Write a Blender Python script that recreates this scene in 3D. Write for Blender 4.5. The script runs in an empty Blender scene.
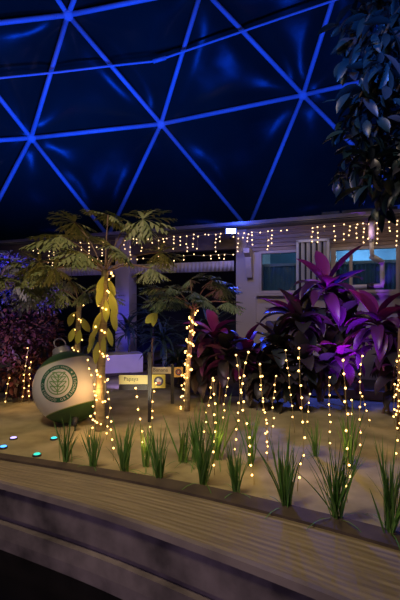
import bpy, math, random
from mathutils import Vector, Matrix
V = Vector
PI = math.pi
rnd = random.Random(11)
scene = bpy.context.scene
COL = scene.collection

# ------------------------------------------------------------------ camera
EYE = 1.6
F = 433.0
cam_d = bpy.data.cameras.new('camera')
cam = bpy.data.objects.new('camera', cam_d)
COL.objects.link(cam)
cam.location = (0, 0, EYE)
cam.rotation_euler = (PI/2, 0, 0)
cam_d.sensor_fit = 'VERTICAL'
cam_d.sensor_height = 36
cam_d.lens = F/600*36
cam_d.clip_end = 200
scene.camera = cam
scene.view_settings.view_transform = 'Standard'
scene.view_settings.look = 'None'
scene.view_settings.exposure = 0
scene.view_settings.gamma = 1
scene.cycles.use_denoising = True
scene.cycles.max_bounces = 6
scene.cycles.sample_clamp_indirect = 4

def at(x, y, d):                 # a point of the photograph at depth d
    return V(((x-200)/F*d, d, EYE+(300-y)/F*d))
def gp(x, y, z=0.0):             # where the line of sight meets height z
    d = F*(EYE-z)/(y-300)
    return V(((x-200)/F*d, d, z))

AB = math.radians(24.6)          # the cabin stands turned by this much
def bl(u, n, z):                 # cabin coordinates to world
    return V((u*math.cos(AB)+n*math.sin(AB), -u*math.sin(AB)+n*math.cos(AB), z))
def fac(x, y, n):                # photograph to cabin coordinates on the plane n
    t = n/(math.cos(AB)+math.sin(AB)*(x-200)/F)
    X = (x-200)/F*t
    return X*math.cos(AB)-t*math.sin(AB), EYE+(300-y)/F*t

# --------------------------------------------------------------- materials
def mat(name, col, rough=.6, col2=None, scale=8, detail=4, bump=0, bscale=40, metal=0, spec=.5,
        sheen=0, stretch=None, island=None, trans=0, coords='Object'):
    m = bpy.data.materials.new(name); m.use_nodes = True
    nt = m.node_tree; b = nt.nodes['Principled BSDF']
    b.inputs['Base Color'].default_value = (*col, 1)
    b.inputs['Roughness'].default_value = rough
    b.inputs['Metallic'].default_value = metal
    b.inputs['Specular IOR Level'].default_value = spec
    tc = nt.nodes.new('ShaderNodeTexCoord')
    mp = nt.nodes.new('ShaderNodeMapping')
    nt.links.new(tc.outputs[coords], mp.inputs['Vector'])
    if stretch: mp.inputs['Scale'].default_value = stretch
    if island:
        g = nt.nodes.new('ShaderNodeNewGeometry')
        r = nt.nodes.new('ShaderNodeValToRGB')
        r.color_ramp.interpolation = 'LINEAR'
        els = r.color_ramp.elements
        els[0].position = 0; els[0].color = (*island[0], 1)
        els[1].position = 1; els[1].color = (*island[-1], 1)
        for i, c in enumerate(island[1:-1]):
            e = els.new((i+1)/(len(island)-1)); e.color = (*c, 1)
        nt.links.new(g.outputs['Random Per Island'], r.inputs['Fac'])
        nt.links.new(r.outputs['Color'], b.inputs['Base Color'])
    elif col2:
        n = nt.nodes.new('ShaderNodeTexNoise')
        n.inputs['Scale'].default_value = scale; n.inputs['Detail'].default_value = detail
        r = nt.nodes.new('ShaderNodeValToRGB')
        r.color_ramp.elements[0].position = .35; r.color_ramp.elements[0].color = (*col, 1)
        r.color_ramp.elements[1].position = .65; r.color_ramp.elements[1].color = (*col2, 1)
        nt.links.new(mp.outputs['Vector'], n.inputs['Vector'])
        nt.links.new(n.outputs['Fac'], r.inputs['Fac'])
        nt.links.new(r.outputs['Color'], b.inputs['Base Color'])
    if bump:
        n2 = nt.nodes.new('ShaderNodeTexNoise')
        n2.inputs['Scale'].default_value = bscale; n2.inputs['Detail'].default_value = 5
        bp = nt.nodes.new('ShaderNodeBump'); bp.inputs['Strength'].default_value = bump
        nt.links.new(mp.outputs['Vector'], n2.inputs['Vector'])
        nt.links.new(n2.outputs['Fac'], bp.inputs['Height'])
        nt.links.new(bp.outputs['Normal'], b.inputs['Normal'])
    return m
def emit(name, col, strength):
    m = bpy.data.materials.new(name); m.use_nodes = True
    nt = m.node_tree; b = nt.nodes['Principled BSDF']
    b.inputs['Base Color'].default_value = (*col, 1)
    b.inputs['Emission Color'].default_value = (*col, 1)
    b.inputs['Emission Strength'].default_value = strength
    return m
M = {}
M['sand'] = mat('sand', (.30,.26,.125), .9, (.52,.45,.235), 2.6, 8, .6, 22)
M['soil'] = mat('soil', (.06,.045,.035), .95, (.12,.09,.07), 6, 6, .6, 25)
M['kerb'] = mat('kerb_timber', (.075,.055,.04), .8, (.12,.09,.06), 5, 6, .4, 30)
M['concrete'] = mat('concrete', (.16,.13,.125), .85, (.30,.25,.24), 2.2, 8, .5, 18)
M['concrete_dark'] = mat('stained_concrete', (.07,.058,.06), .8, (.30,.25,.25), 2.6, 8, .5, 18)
M['film'] = mat('dome_film', (.010,.036,.020), .16, (.018,.055,.030), .35, 3, .8, 7, spec=.035)
M['white_steel'] = mat('painted_steel', (.75,.78,.82), .45, (.66,.7,.75), 3)
M['roof'] = mat('roof_sheet', (.035,.04,.05), .55, (.06,.065,.08), 4)
M['gutter'] = mat('gutter_metal', (.22,.21,.23), .4, (.17,.16,.19), 3)
M['wall'] = mat('cabin_panel', (.50,.44,.42), .7, (.57,.50,.47), 1.5, 5, .06, 60)
M['siding'] = mat('lap_siding', (.27,.20,.16), .75, (.34,.26,.21), 3, 5, .2, 20, stretch=(1,4,12))
M['beam'] = mat('dark_timber_beam', (.09,.07,.07), .75, (.13,.10,.10), 3)
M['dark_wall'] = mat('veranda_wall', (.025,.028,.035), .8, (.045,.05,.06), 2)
M['corrugated'] = mat('corrugated_edge', (.55,.50,.48), .6, (.48,.44,.43), 4)
M['frame'] = mat('window_frame_paint', (.46,.40,.36), .6, (.52,.46,.42), 4)
M['shutter'] = mat('shutter_paint', (.50,.50,.50), .5, (.44,.44,.45), 5)
M['shutter_gap'] = mat('shutter_gap', (.02,.022,.03), .8)
M['curtain'] = mat('blue_curtain', (.16,.25,.33), .8, (.19,.29,.37), 3)
M['pvc'] = mat('pvc_pipe', (.62,.58,.54), .4, (.55,.52,.49), 6)
M['black_metal'] = mat('black_metal', (.02,.02,.022), .5, (.03,.03,.033), 8)
M['trunk'] = mat('papaya_bark', (.26,.20,.10), .85, (.40,.33,.18), 9, 6, .6, 40, stretch=(1,1,3))
M['bark'] = mat('tree_bark', (.07,.05,.035), .9, (.12,.09,.06), 8, 6, .6, 30)
M['papaya_leaf'] = mat('papaya_leaf', (.10,.14,.05), .55, island=[(.15,.19,.06), (.23,.26,.09), (.31,.31,.12)])
M['papaya_dim'] = mat('papaya_leaf_blue_green', (.10,.14,.05), .5, island=[(.10,.17,.08), (.17,.24,.12), (.26,.30,.14)])
M['petiole'] = mat('petiole', (.22,.13,.09), .6, (.28,.18,.11), 8)
M['yellow_leaf'] = mat('yellow_leaf', (.5,.45,.08), .6, island=[(.36,.46,.05), (.55,.58,.08), (.66,.60,.12)], bump=.3, bscale=25)
M['grass'] = mat('grass_blade', (.09,.2,.04), .5, island=[(.07,.19,.025), (.13,.32,.05), (.24,.40,.08)])
M['ti'] = mat('ti_leaf', (.1,.02,.06), .35, island=[(.04,.015,.05), (.09,.02,.09), (.05,.02,.07), (.17,.03,.15)])
M['ti_red'] = mat('ti_leaf_magenta', (.3,.02,.12), .4, island=[(.20,.015,.10), (.38,.04,.26), (.24,.02,.15)])
M['ti_green'] = mat('ti_leaf_old', (.04,.05,.03), .4, island=[(.035,.04,.028), (.07,.05,.035), (.05,.02,.03), (.03,.045,.03)])
M['cane'] = mat('cane_stem', (.22,.13,.08), .8, (.30,.20,.12), 14)
M['shrub_top'] = mat('shrub_leaf_pale', (.2,.15,.2), .6, island=[(.14,.18,.07), (.42,.30,.38), (.28,.26,.30), (.48,.36,.40), (.20,.24,.08)])
M['shrub_low'] = mat('shrub_leaf_dark', (.1,.03,.07), .5, island=[(.05,.02,.025), (.15,.04,.05), (.05,.05,.03), (.24,.08,.04), (.07,.02,.05)])
M['tree_leaf'] = mat('ficus_leaf', (.03,.06,.05), .35, island=[(.008,.026,.030), (.016,.045,.05), (.018,.035,.04), (.06,.05,.06)])
M['fern'] = mat('dark_palm_leaf', (.02,.05,.04), .4, island=[(.015,.03,.03), (.03,.06,.05), (.04,.07,.06)])
M['white_plastic'] = mat('bauble_white', (.86,.83,.74), .42, (.80,.76,.66), 5, 5, .05, 40)
M['green_paint'] = mat('bauble_green', (.035,.095,.03), .5, (.045,.12,.04), 6, 5, .05, 40)
M['edge_green'] = mat('bauble_edge', (.30,.38,.08), .5, (.26,.34,.08), 6)
M['emblem_green'] = mat('emblem_green', (.02,.13,.065), .5, (.025,.15,.075), 9)
M['emblem_light'] = mat('emblem_light_green', (.16,.34,.08), .5, (.19,.38,.10), 9)
M['emblem_cream'] = mat('emblem_cream', (.80,.78,.66), .5, (.76,.74,.62), 9)
M['silver'] = mat('bauble_cap_metal', (.42,.41,.44), .35, (.5,.48,.5), 8, metal=.4)
M['sign_yellow'] = mat('sign_cream_yellow', (.74,.70,.30), .5, (.70,.66,.28), 8)
M['sign_gold'] = mat('sign_gold', (.58,.50,.05), .5, (.54,.46,.05), 8)
M['sign_orange'] = mat('sign_amber', (.62,.42,.12), .5, (.58,.39,.11), 8)
M['sign_white'] = mat('sign_ivory', (.62,.58,.45), .5, (.58,.54,.42), 8)
M['ink'] = mat('sign_ink', (.02,.02,.025), .6)
M['icon_blue'] = mat('icon_blue', (.05,.05,.16), .6)
M['icon_pale'] = mat('icon_pale', (.55,.55,.50), .6)
M['icon_red'] = mat('icon_red', (.45,.12,.04), .6)
M['timber'] = mat('weathered_timber', (.20,.13,.08), .85, (.27,.18,.12), 4, 6, .4, 30)
M['bench'] = mat('painted_planter', (.62,.58,.60), .6, (.56,.52,.55), 3)
M['wire'] = mat('light_wire', (.42,.33,.14), .5, (.5,.4,.18), 10)
M['bulb'] = emit('warm_bulb', (1, .54, .15), 6.5)
M['bulb_eave'] = emit('warm_bulb_eave', (1, .64, .30), 3.6)
M['flood_lens'] = emit('flood_lens', (.45, .62, 1), 14)
M['dot_blue'] = emit('dot_blue', (.08, .38, 1), 2.2)  # emissive colours for the spots of light on the sand, not lamps
M['dot_lilac'] = emit('dot_lilac', (.5, .42, 1), 1.8)
M['dot_cyan'] = emit('dot_cyan', (.05, .8, .85), 1.2)
M['dot_green'] = emit('dot_green', (.04, .75, .55), 1.2)
M['water'] = mat('canal_water', (.004,.004,.006), .22, bump=.35, bscale=5, spec=.2)
# boardwalk: grooves follow the boards through the UV map
def board_mat():
    m = bpy.data.materials.new('boardwalk_boards'); m.use_nodes = True
    nt = m.node_tree; b = nt.nodes['Principled BSDF']; b.inputs['Roughness'].default_value = .7
    uv = nt.nodes.new('ShaderNodeUVMap')
    n = nt.nodes.new('ShaderNodeTexNoise'); n.inputs['Scale'].default_value = 5; n.inputs['Detail'].default_value = 8
    mp = nt.nodes.new('ShaderNodeMapping'); mp.inputs['Scale'].default_value = (.35, 6, 1)
    nt.links.new(uv.outputs[0], mp.inputs[0]); nt.links.new(mp.outputs[0], n.inputs['Vector'])
    r = nt.nodes.new('ShaderNodeValToRGB')
    r.color_ramp.elements[0].position = .3; r.color_ramp.elements[0].color = (.24,.19,.11, 1)
    r.color_ramp.elements[1].position = .7; r.color_ramp.elements[1].color = (.44,.355,.21, 1)
    nt.links.new(n.outputs['Fac'], r.inputs['Fac']); nt.links.new(r.outputs[0], b.inputs['Base Color'])
    w = nt.nodes.new('ShaderNodeTexWave'); w.bands_direction = 'Y'; w.inputs['Scale'].default_value = 5.5
    w.inputs['Distortion'].default_value = .4; w.inputs['Detail'].default_value = 1
    nt.links.new(uv.outputs[0], w.inputs['Vector'])
    bp = nt.nodes.new('ShaderNodeBump'); bp.inputs['Strength'].default_value = .35; bp.inputs['Distance'].default_value = .02
    nt.links.new(w.outputs['Fac'], bp.inputs['Height']); nt.links.new(bp.outputs[0], b.inputs['Normal'])
    return m
M['boards'] = board_mat()
def glass_mat():
    m = bpy.data.materials.new('window_glass'); m.use_nodes = True
    nt = m.node_tree
    for n in list(nt.nodes):
        if n.type != 'OUTPUT_MATERIAL': nt.nodes.remove(n)
    o = next(n for n in nt.nodes if n.type == 'OUTPUT_MATERIAL')
    t = nt.nodes.new('ShaderNodeBsdfTransparent'); t.inputs[0].default_value = (.75,.85,.9,1)
    g = nt.nodes.new('ShaderNodeBsdfGlossy'); g.inputs['Roughness'].default_value = .06
    f = nt.nodes.new('ShaderNodeFresnel'); f.inputs[0].default_value = 1.6
    x = nt.nodes.new('ShaderNodeMixShader')
    nt.links.new(f.outputs[0], x.inputs[0]); nt.links.new(t.outputs[0], x.inputs[1]); nt.links.new(g.outputs[0], x.inputs[2])
    nt.links.new(x.outputs[0], o.inputs[0])
    return m
M['glass'] = glass_mat()

# ----------------------------------------------------------------- builder
class MB:
    def __init__(s): s.v = []; s.f = []; s.mi = []; s.uv = None; s.cur = 0
    def add(s, verts, faces):
        o = len(s.v); s.v += [tuple(p) for p in verts]
        s.f += [tuple(i+o for i in f) for f in faces]; s.mi += [s.cur]*len(faces)
        return s
    def box(s, a, b):
        x0,y0,z0 = a; x1,y1,z1 = b
        return s.add([(x0,y0,z0),(x1,y0,z0),(x1,y1,z0),(x0,y1,z0),(x0,y0,z1),(x1,y0,z1),(x1,y1,z1),(x0,y1,z1)],
            [(0,3,2,1),(4,5,6,7),(0,1,5,4),(1,2,6,5),(2,3,7,6),(3,0,4,7)])
    def tube(s, pts, rad, sides=8, caps=True):
        pts = [V(p) for p in pts]; n = len(pts)
        if not hasattr(rad, '__len__'): rad = [rad]*n
        vs = []; fs = []; ref = None
        for i, p in enumerate(pts):
            d = (pts[min(i+1,n-1)]-pts[max(i-1,0)])
            d = d.normalized() if d.length > 1e-9 else V((0,0,1))
            if ref is None: ref = V((0,0,1)) if abs(d.z) < .9 else V((1,0,0))
            a = (ref - d*ref.dot(d)).normalized(); ref = a; b = d.cross(a)
            for k in range(sides):
                t = 2*PI*k/sides
                vs.append(p+(a*math.cos(t)+b*math.sin(t))*rad[i])
        for i in range(n-1):
            for k in range(sides):
                k2 = (k+1)%sides
                fs.append((i*sides+k, i*sides+k2, (i+1)*sides+k2, (i+1)*sides+k))
        if caps:
            fs.append(tuple(range(sides))[::-1]); fs.append(tuple((n-1)*sides+k for k in range(sides)))
        return s.add(vs, fs)
    def lathe(s, prof, seg=24, M4=None):
        M4 = M4 or Matrix(); vs = []; fs = []
        for r, z in prof:
            for k in range(seg):
                t = 2*PI*k/seg; vs.append(M4 @ V((r*math.cos(t), r*math.sin(t), z)))
        for i in range(len(prof)-1):
            for k in range(seg):
                k2 = (k+1)%seg; fs.append((i*seg+k, i*seg+k2, (i+1)*seg+k2, (i+1)*seg+k))
        fs.append(tuple(range(seg))[::-1]); fs.append(tuple((len(prof)-1)*seg+k for k in range(seg)))
        return s.add(vs, fs)
    def sphere(s, c, r, seg=6, rings=4):
        c = V(c); vs = [c+V((0,0,-r))]; fs = []
        for i in range(1, rings):
            a = -PI/2+PI*i/rings
            for k in range(seg):
                t = 2*PI*k/seg; vs.append(c+V((math.cos(a)*math.cos(t), math.cos(a)*math.sin(t), math.sin(a)))*r)
        vs.append(c+V((0,0,r))); top = len(vs)-1
        for k in range(seg):
            k2 = (k+1)%seg
            fs.append((0, 1+k2, 1+k))
            for i in range(rings-2):
                b = 1+i*seg; fs.append((b+k, b+k2, b+seg+k2, b+seg+k))
            b = 1+(rings-2)*seg; fs.append((b+k, b+k2, top))
        return s.add(vs, fs)
    def leaf(s, p, d, L, W, droop=.6, fold=.15, seg=5, peak=.45, up=None, twist=0):
        p = V(p); d = V(d).normalized(); up = V(up) if up is not None else V((0,0,1))
        side = d.cross(up)
        if side.length < 1e-3: side = d.cross(V((rnd.uniform(-1,1), rnd.uniform(-1,1), .1)))
        side.normalize()
        if twist: side = Matrix.Rotation(twist, 3, d) @ side
        vs = []; fs = []
        for i in range(seg+1):
            t = i/seg
            w = W*.5*(math.sin(PI*min(1, t**(math.log(.5)/math.log(peak))))**.8 if 0 < t < 1 else (.12 if t == 0 else .02))
            nrm = side.cross(d).normalized()
            vs += [p-side*w+nrm*w*fold*2, p, p+side*w+nrm*w*fold*2]
            rot = Matrix.Rotation(-droop/seg, 3, side)
            d = rot @ d
            p = p+d*(L/seg)
        for i in range(seg):
            a = i*3
            fs += [(a, a+1, a+4, a+3), (a+1, a+2, a+5, a+4)]
        return s.add(vs, fs)
    def build(s, name, m, parent=None, smooth=True, rotz=None):
        me = bpy.data.meshes.new(name)
        me.from_pydata(s.v, [], s.f)
        ms = m if isinstance(m, (list, tuple)) else [m]
        for x in ms: me.materials.append(x)
        if len(ms) > 1: me.polygons.foreach_set('material_index', s.mi)
        me.polygons.foreach_set('use_smooth', [smooth]*len(s.f))
        if s.uv:
            l = me.uv_layers.new(name='UVMap')
            for lp in me.loops: l.data[lp.index].uv = s.uv[lp.vertex_index]
        me.update()
        o = bpy.data.objects.new(name, me); COL.objects.link(o)
        if parent:
            o.parent = parent
            o.matrix_parent_inverse = parent.matrix_basis.inverted()
        if rotz is not None: o.rotation_euler.z = rotz
        return o
def tag(o, label, cat, group=None, kind=None):
    if label: o['label'] = label
    if cat: o['category'] = cat
    if group: o['group'] = group
    if kind: o['kind'] = kind
    return o
def thing(name, label, cat, loc=(0,0,0), group=None):
    o = bpy.data.objects.new(name, None); COL.objects.link(o); o.location = loc
    o.empty_display_size = .1
    return tag(o, label, cat, group)
def struct(o, label=None, cat=None):
    o['kind'] = 'structure'
    if label: o['label'] = label
    if cat: o['category'] = cat
    return o
def bevel(o, w=.01, seg=2):
    b = o.modifiers.new('bevel', 'BEVEL'); b.width = w; b.segments = seg; b.limit_method = 'ANGLE'
    return o

# =================================================================== GROUND
def catmull(pts, per=10):
    out = []
    P = [pts[0]*2-pts[1]]+pts+[pts[-1]*2-pts[-2]]
    for i in range(1, len(P)-2):
        a,b,c,d = P[i-1],P[i],P[i+1],P[i+2]
        for k in range(per):
            t = k/per
            out.append(.5*((2*b)+(c-a)*t+(2*a-5*b+4*c-d)*t*t+(3*b-a-3*c+d)*t**3))
    out.append(pts[-1]); return out
kb = catmull([gp(*p) for p in [(-160,432),(-60,446),(0,455),(100,470),(200,487),(300,510),(400,535),(520,570),(800,668)]])
kf = catmull([gp(*p) for p in [(-160,435),(-60,450),(0,460),(100,477),(200,498),(300,523),(400,551),(520,588),(800,690)]])
de = catmull([gp(*p) for p in [(-160,452),(-60,464),(0,480),(100,508),(200,542),(300,579),(370,607),(460,648),(640,760)]])
NK = len(kb)
import mathutils.noise as mn
sand = MB(); rows = 60
for j in range(rows+1):
    t = (j/rows)**1.5
    for i in range(NK):
        p = kb[i].lerp(V((kb[i].x*2.4+1.5, kb[i].y+12, 0)), t)
        fade = min(1, j/4)
        z = fade*(.035*mn.noise(V((p.x*1.1, p.y*1.1, 3)))+.014*mn.noise(V((p.x*3.1, p.y*3.1, 9))))
        sand.v.append((p.x, p.y, z))
for j in range(rows):
    for i in range(NK-1):
        a = j*NK+i; sand.f.append((a, a+1, a+NK+1, a+NK)); sand.mi.append(0)
def sand_z(x, y):
    return .035*mn.noise(V((x*1.1, y*1.1, 3)))+.014*mn.noise(V((x*3.1, y*3.1, 9)))
struct(sand.build('ground', M['sand']), 'pale raked sand bed between boardwalk kerb and cabin', 'sand bed')
# kerb board
k = MB()
for a, b in zip(kb, kf):
    k.v += [(a.x,a.y,-.05),(a.x,a.y,.022),(b.x,b.y,.022),(b.x,b.y,-.05)]
for i in range(NK-1):
    a = i*4
    k.f += [(a,a+1,a+5,a+4),(a+1,a+2,a+6,a+5),(a+2,a+3,a+7,a+6)]; k.mi += [0]*3
struct(k.build('kerb', M['kerb'], smooth=False), 'dark timber kerb edging the sand bed', 'kerb')
# boardwalk
d = MB(); d.uv = []; nv = 8; acc = 0
for i in range(NK):
    if i: acc += (kf[i]-kf[i-1]).length
    for j in range(nv+1):
        t = j/nv; p = kf[i].lerp(de[i], t)
        d.v.append((p.x, p.y, 0)); d.uv.append((acc, (kf[i]-p).length))
for i in range(NK-1):
    for j in range(nv):
        a = i*(nv+1)+j; d.f.append((a, a+1, a+nv+2, a+nv+1)); d.mi.append(0)
struct(d.build('path', M['boards']), 'curved boardwalk of long grooved boards beside the canal', 'boardwalk')
# canal wall: lip, face, ledge, foot
def off(i, o):
    a = de[max(i-1,0)]; b = de[min(i+1,NK-1)]; t = (b-a).normalized(); n = V((t.y,-t.x,0))
    return de[i]+n*o
w = MB(); prof = [(0,0),(.035,-.004),(.045,-.05),(.02,-.06),(.03,-.29),(.0,-.295),(.0,-.34),(.06,-.345),(.075,-.46),(.08,-.9)]
for i in range(NK):
    for o, z in prof:
        p = off(i, o); w.v.append((p.x, p.y, z))
npf = len(prof)
for i in range(NK-1):
    for j in range(npf-1):
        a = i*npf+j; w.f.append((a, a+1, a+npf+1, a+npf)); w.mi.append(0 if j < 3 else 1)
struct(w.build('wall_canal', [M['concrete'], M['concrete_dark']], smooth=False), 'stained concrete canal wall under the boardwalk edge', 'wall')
wt = MB().add([(-12,-3,-.48),(8,-3,-.48),(8,6,-.62),(-12,6,-.48)], [(0,1,2,3)])
struct(wt.build('water', M['water']), 'black canal water below the boardwalk', 'water')

# ===================================================================== DOME
DC = V((0, 3, -.5)); DR = 18.0
def dome(x, y, r=DR):
    d = V(((x-200)/F, 1, (300-y)/F)).normalized(); o = V((0,0,EYE))-DC
    b = o.dot(d); c = o.dot(o)-r*r
    return V((0,0,EYE))+d*(-b+math.sqrt(b*b-c))
N = dict(A=(68,15), B=(31,138), C=(161,124), D=(303,95), T=(202,-12), T2=(347,-45), Al=(-55,29), Bl=(-92,147),
         L=(-30,254), N=(108,236), G=(248,229), R=(412,205), D2=(447,62), U1=(-2,-90), U2=(110,-92), U3=(262,-112), U4=(405,-150),
         D3=(520,-30), L2=(-190,262), R2=(560,185), B2=(-190,60), W0=(-130,340), W1=(40,338), W2=(180,338), W3=(330,334), W4=(500,320), U0=(-120,-80))
P = {k: dome(*v) for k, v in N.items()}
tris = ['A Al U1','A U1 U2','A U2 T','U2 U3 T','U3 T T2','U3 U4 T2','A Al B','A B C','A C T','C T D','T D T2','D T2 D2','T2 D2 D3','T2 U4 D3',
        'Al B Bl','B Bl L','B L N','B N C','C N G','C G D','D G R','D R D2','D2 R R2','D2 D3 R2','Al Bl B2','Bl L L2','Bl B2 L2',
        'L L2 W0','L W0 W1','L N W1','N W1 W2','N G W2','G W2 W3','G R W3','R W3 W4','R R2 W4','U0 Al U1','U0 B2 Al']
ceil = bpy.data.objects.new('ceiling', None); COL.objects.link(ceil)
struct(ceil, 'geodesic dome of blue-lit tubes and dark film over the garden', 'dome')
edges = set()
for t in tris:
    a, b, c = t.split()
    for e in ((a,b),(b,c),(a,c)): edges.add(tuple(sorted(e)))
    pa, pb, pc = P[a], P[b], P[c]
    m = MB(); n = 14; idx = {}
    nrm = (pb-pa).cross(pc-pa).normalized()
    if nrm.dot((pa+pb+pc)/3-DC) < 0: nrm = -nrm
    for i in range(n+1):
        for j in range(n+1-i):
            u, v = i/n, j/n; q = 1-u-v
            bub = max(0.0, 27*u*v*q)
            p = pa*q+pb*u+pc*v
            p = p+nrm*(.10+.22*bub**.7 + bub*.05*mn.noise(p*.9))
            idx[i,j] = len(m.v); m.v.append(tuple(p))
    for i in range(n):
        for j in range(n-i):
            m.f.append((idx[i,j], idx[i+1,j], idx[i,j+1])); m.mi.append(0)
            if j < n-i-1: m.f.append((idx[i+1,j], idx[i+1,j+1], idx[i,j+1])); m.mi.append(0)
    m.build('film_panel', M['film'], ceil)
for a, b in sorted(edges):
    MB().tube([P[a], P[b]], .088, 10).build('strut', M['white_steel'], ceil)
used = {x for e in edges for x in e}
for kx in sorted(used):
    nr = (P[kx]-DC).normalized()
    rot = nr.to_track_quat('Z', 'Y').to_matrix().to_4x4()
    MB().lathe([(.08,-.13),(.16,-.12),(.18,-.08),(.18,.07),(.10,.09)], 14, Matrix.Translation(P[kx]) @ rot).build('hub', M['white_steel'], ceil)
cp = [dome(x, y, DR-.45) for x, y in [(-140,92),(0,78),(60,72),(110,66),(157,61),(162,59),(200,46),(270,22),(335,0),(430,-34)]]
cb = thing('conduit_pipe', 'thin pipe running across under the dome tubes, blue lit, with one joint', 'pipe', cp[4])
MB().tube(cp, .042, 8).build('pipe', M['white_steel'], cb)
MB().tube([cp[4]+V((-.15,0,-.02)), cp[5]+V((.15,0,.05))], .075, 10).build('coupling', M['white_steel'], cb)

# =================================================================== CABIN
RZ = -AB
U0, U1, UM = -13.5, 2.2, fac(236, 300, 9.1)[0]
ZE = 3.15
# roof
r = MB()
r.box((U0,8.5,ZE+.02),(U1,8.62,ZE+.06))
r.add([(U0,8.5,ZE+.06),(U1,8.5,ZE+.06),(U1,13,ZE+.42),(U0,13,ZE+.42),(U0,8.5,ZE-.02),(U1,8.5,ZE-.02),(U1,13,ZE+.2),(U0,13,ZE+.2)],
      [(0,1,2,3),(4,7,6,5),(0,4,5,1),(1,5,6,2),(2,6,7,3),(3,7,4,0)])
for i in range(60):
    u = U0+.1+i*.26
    r.box((u,8.56,ZE+.06),(u+.035,12.9,ZE+.10))
struct(r.build('roof', M['roof'], rotz=RZ, smooth=False), 'dark metal roof of the cabin', 'roof')
g = MB()
g.add([(U0,8.42,ZE+.06),(U1,8.42,ZE+.06),(U1,8.5,ZE+.06),(U0,8.5,ZE+.06),(U0,8.44,ZE),(U1,8.44,ZE),(U1,8.5,ZE),(U0,8.5,ZE)],
      [(0,1,2,3),(4,7,6,5),(0,4,5,1),(1,5,6,2),(2,6,7,3),(3,7,4,0)])
struct(g.build('trim_gutter', M['gutter'], rotz=RZ, smooth=False), 'pale metal gutter along the cabin eave', 'gutter')
# front wall of the closed part, with two window openings
wx = [(fac(262,300,9.1)[0], fac(331,300,9.1)[0]), (fac(336,300,9.1)[0], fac(396,300,9.1)[0])]
WZ0, WZ1 = 1.80, 2.60
wl = MB()
N0, N1 = 9.1, 9.22
us = [UM, wx[0][0], wx[0][1], wx[1][0], wx[1][1], U1]
wl.box((UM,N0,-.1),(U1,N1,WZ0))
wl.box((UM,N0,WZ1),(U1,N1,ZE+.02))
for a, b in ((us[0],us[1]),(us[2],us[3]),(us[4],us[5])): wl.box((a,N0,WZ0),(b,N1,WZ1))
wl.box((UM,N1,-.1),(UM+.12,12,ZE))
# panel ribs
for u in (UM+.02, fac(254,300,9.1)[0]+.02): wl.box((u,N0-.02,.0),(u+.03,N0,1.66))
struct(wl.build('wall_front', M['wall'], rotz=RZ, smooth=False), 'beige panelled front wall of the cabin', 'wall')
# recessed panel mouldings under the window
pm = MB()
pu0, pu1 = fac(265,300,9.1)[0], fac(345,300,9.1)[0]
for z0, z1 in ((.15,1.46),):
    pm.box((pu0,N0-.025,z1-.03),(pu1,N0,z1)); pm.box((pu0,N0-.025,z0),(pu1,N0,z0+.03))
    pm.box((pu0,N0-.025,z0),(pu0+.03,N0,z1)); pm.box((pu1-.03,N0-.025,z0),(pu1,N0,z1))
struct(pm.build('trim_panel', M['frame'], rotz=RZ, smooth=False))
sd = MB()
for i in range(6):
    z = WZ1+.06+i*.085
    sd.add([(UM+.25,N0-.045,z),(U1,N0-.045,z),(U1,N0-.008,z+.09),(UM+.25,N0-.008,z+.09),(UM+.25,N0,z),(U1,N0,z)],
           [(0,1,2,3),(0,4,5,1)])
struct(sd.build('trim_siding', M['siding'], rotz=RZ, smooth=False), 'brown horizontal lap siding above the cabin windows', 'siding')
for i, (a, b) in enumerate(wx):
    wr = bpy.data.objects.new(f'window_{i+1}', None); COL.objects.link(wr); wr.rotation_euler.z = RZ
    struct(wr, ['cabin window beside the slatted shutter', 'cabin window behind the white downpipe'][i], 'window')
    f = MB(); e = .055
    f.box((a-e,N0-.05,WZ0-e),(a,N0+.05,WZ1+e)); f.box((b,N0-.05,WZ0-e),(b+e,N0+.05,WZ1+e))
    f.box((a,N0-.05,WZ1),(b,N0+.05,WZ1+e)); f.box((a,N0-.05,WZ0-e),(b,N0+.05,WZ0))
    def ch(mb, nm, m, smooth=False):
        o = mb.build(nm, m, None, smooth); o.parent = wr; return o
    ch(f, 'window_frame', M['frame'])
    ch(MB().box((a-.12,N0-.10,WZ0-.11),(b+.1,N0+.0,WZ0-.06)), 'window_sill', M['frame'])
    ch(MB().box((a,N0+.03,WZ0),(b,N0+.04,WZ1)), 'pane', M['glass'])
    if i: 
        mu = fac(351,300,9.1)[0]
        ch(MB().box((mu-.03,N0-.02,WZ0),(mu+.03,N0+.05,WZ1)), 'mullion', M['frame'])
    cu = MB(); n = 90
    for q in range(n+1):
        u = a-.1+(b-a+.2)*q/n; y = N0+.32+.03*math.sin(q*1.1)
        cu.v += [(u,y,WZ0-.2),(u,y,WZ1-.26)]
    for q in range(n): cu.f.append((q*2,q*2+2,q*2+3,q*2+1)); cu.mi.append(0)
    ch(cu, 'curtain', M['curtain'], True)
    ch(MB().box((a-.1,N0+.27,WZ1-.26),(b+.1,N0+.33,WZ1-.20)), 'curtain_rail', M['frame'])
# room behind the windows
rm = MB(); a, b = UM+.12, U1
rm.add([(a,11.5,0),(b,11.5,0),(b,11.5,ZE),(a,11.5,ZE)], [(0,1,2,3)])
rm.add([(b,N1,0),(b,11.5,0),(b,11.5,ZE),(b,N1,ZE)], [(0,1,2,3)])
rm.add([(a,N1,ZE-.02),(b,N1,ZE-.02),(b,11.5,ZE-.02),(a,11.5,ZE-.02)], [(0,1,2,3)])
struct(rm.build('wall_interior', M['curtain'], rotz=RZ, smooth=False))
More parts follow.
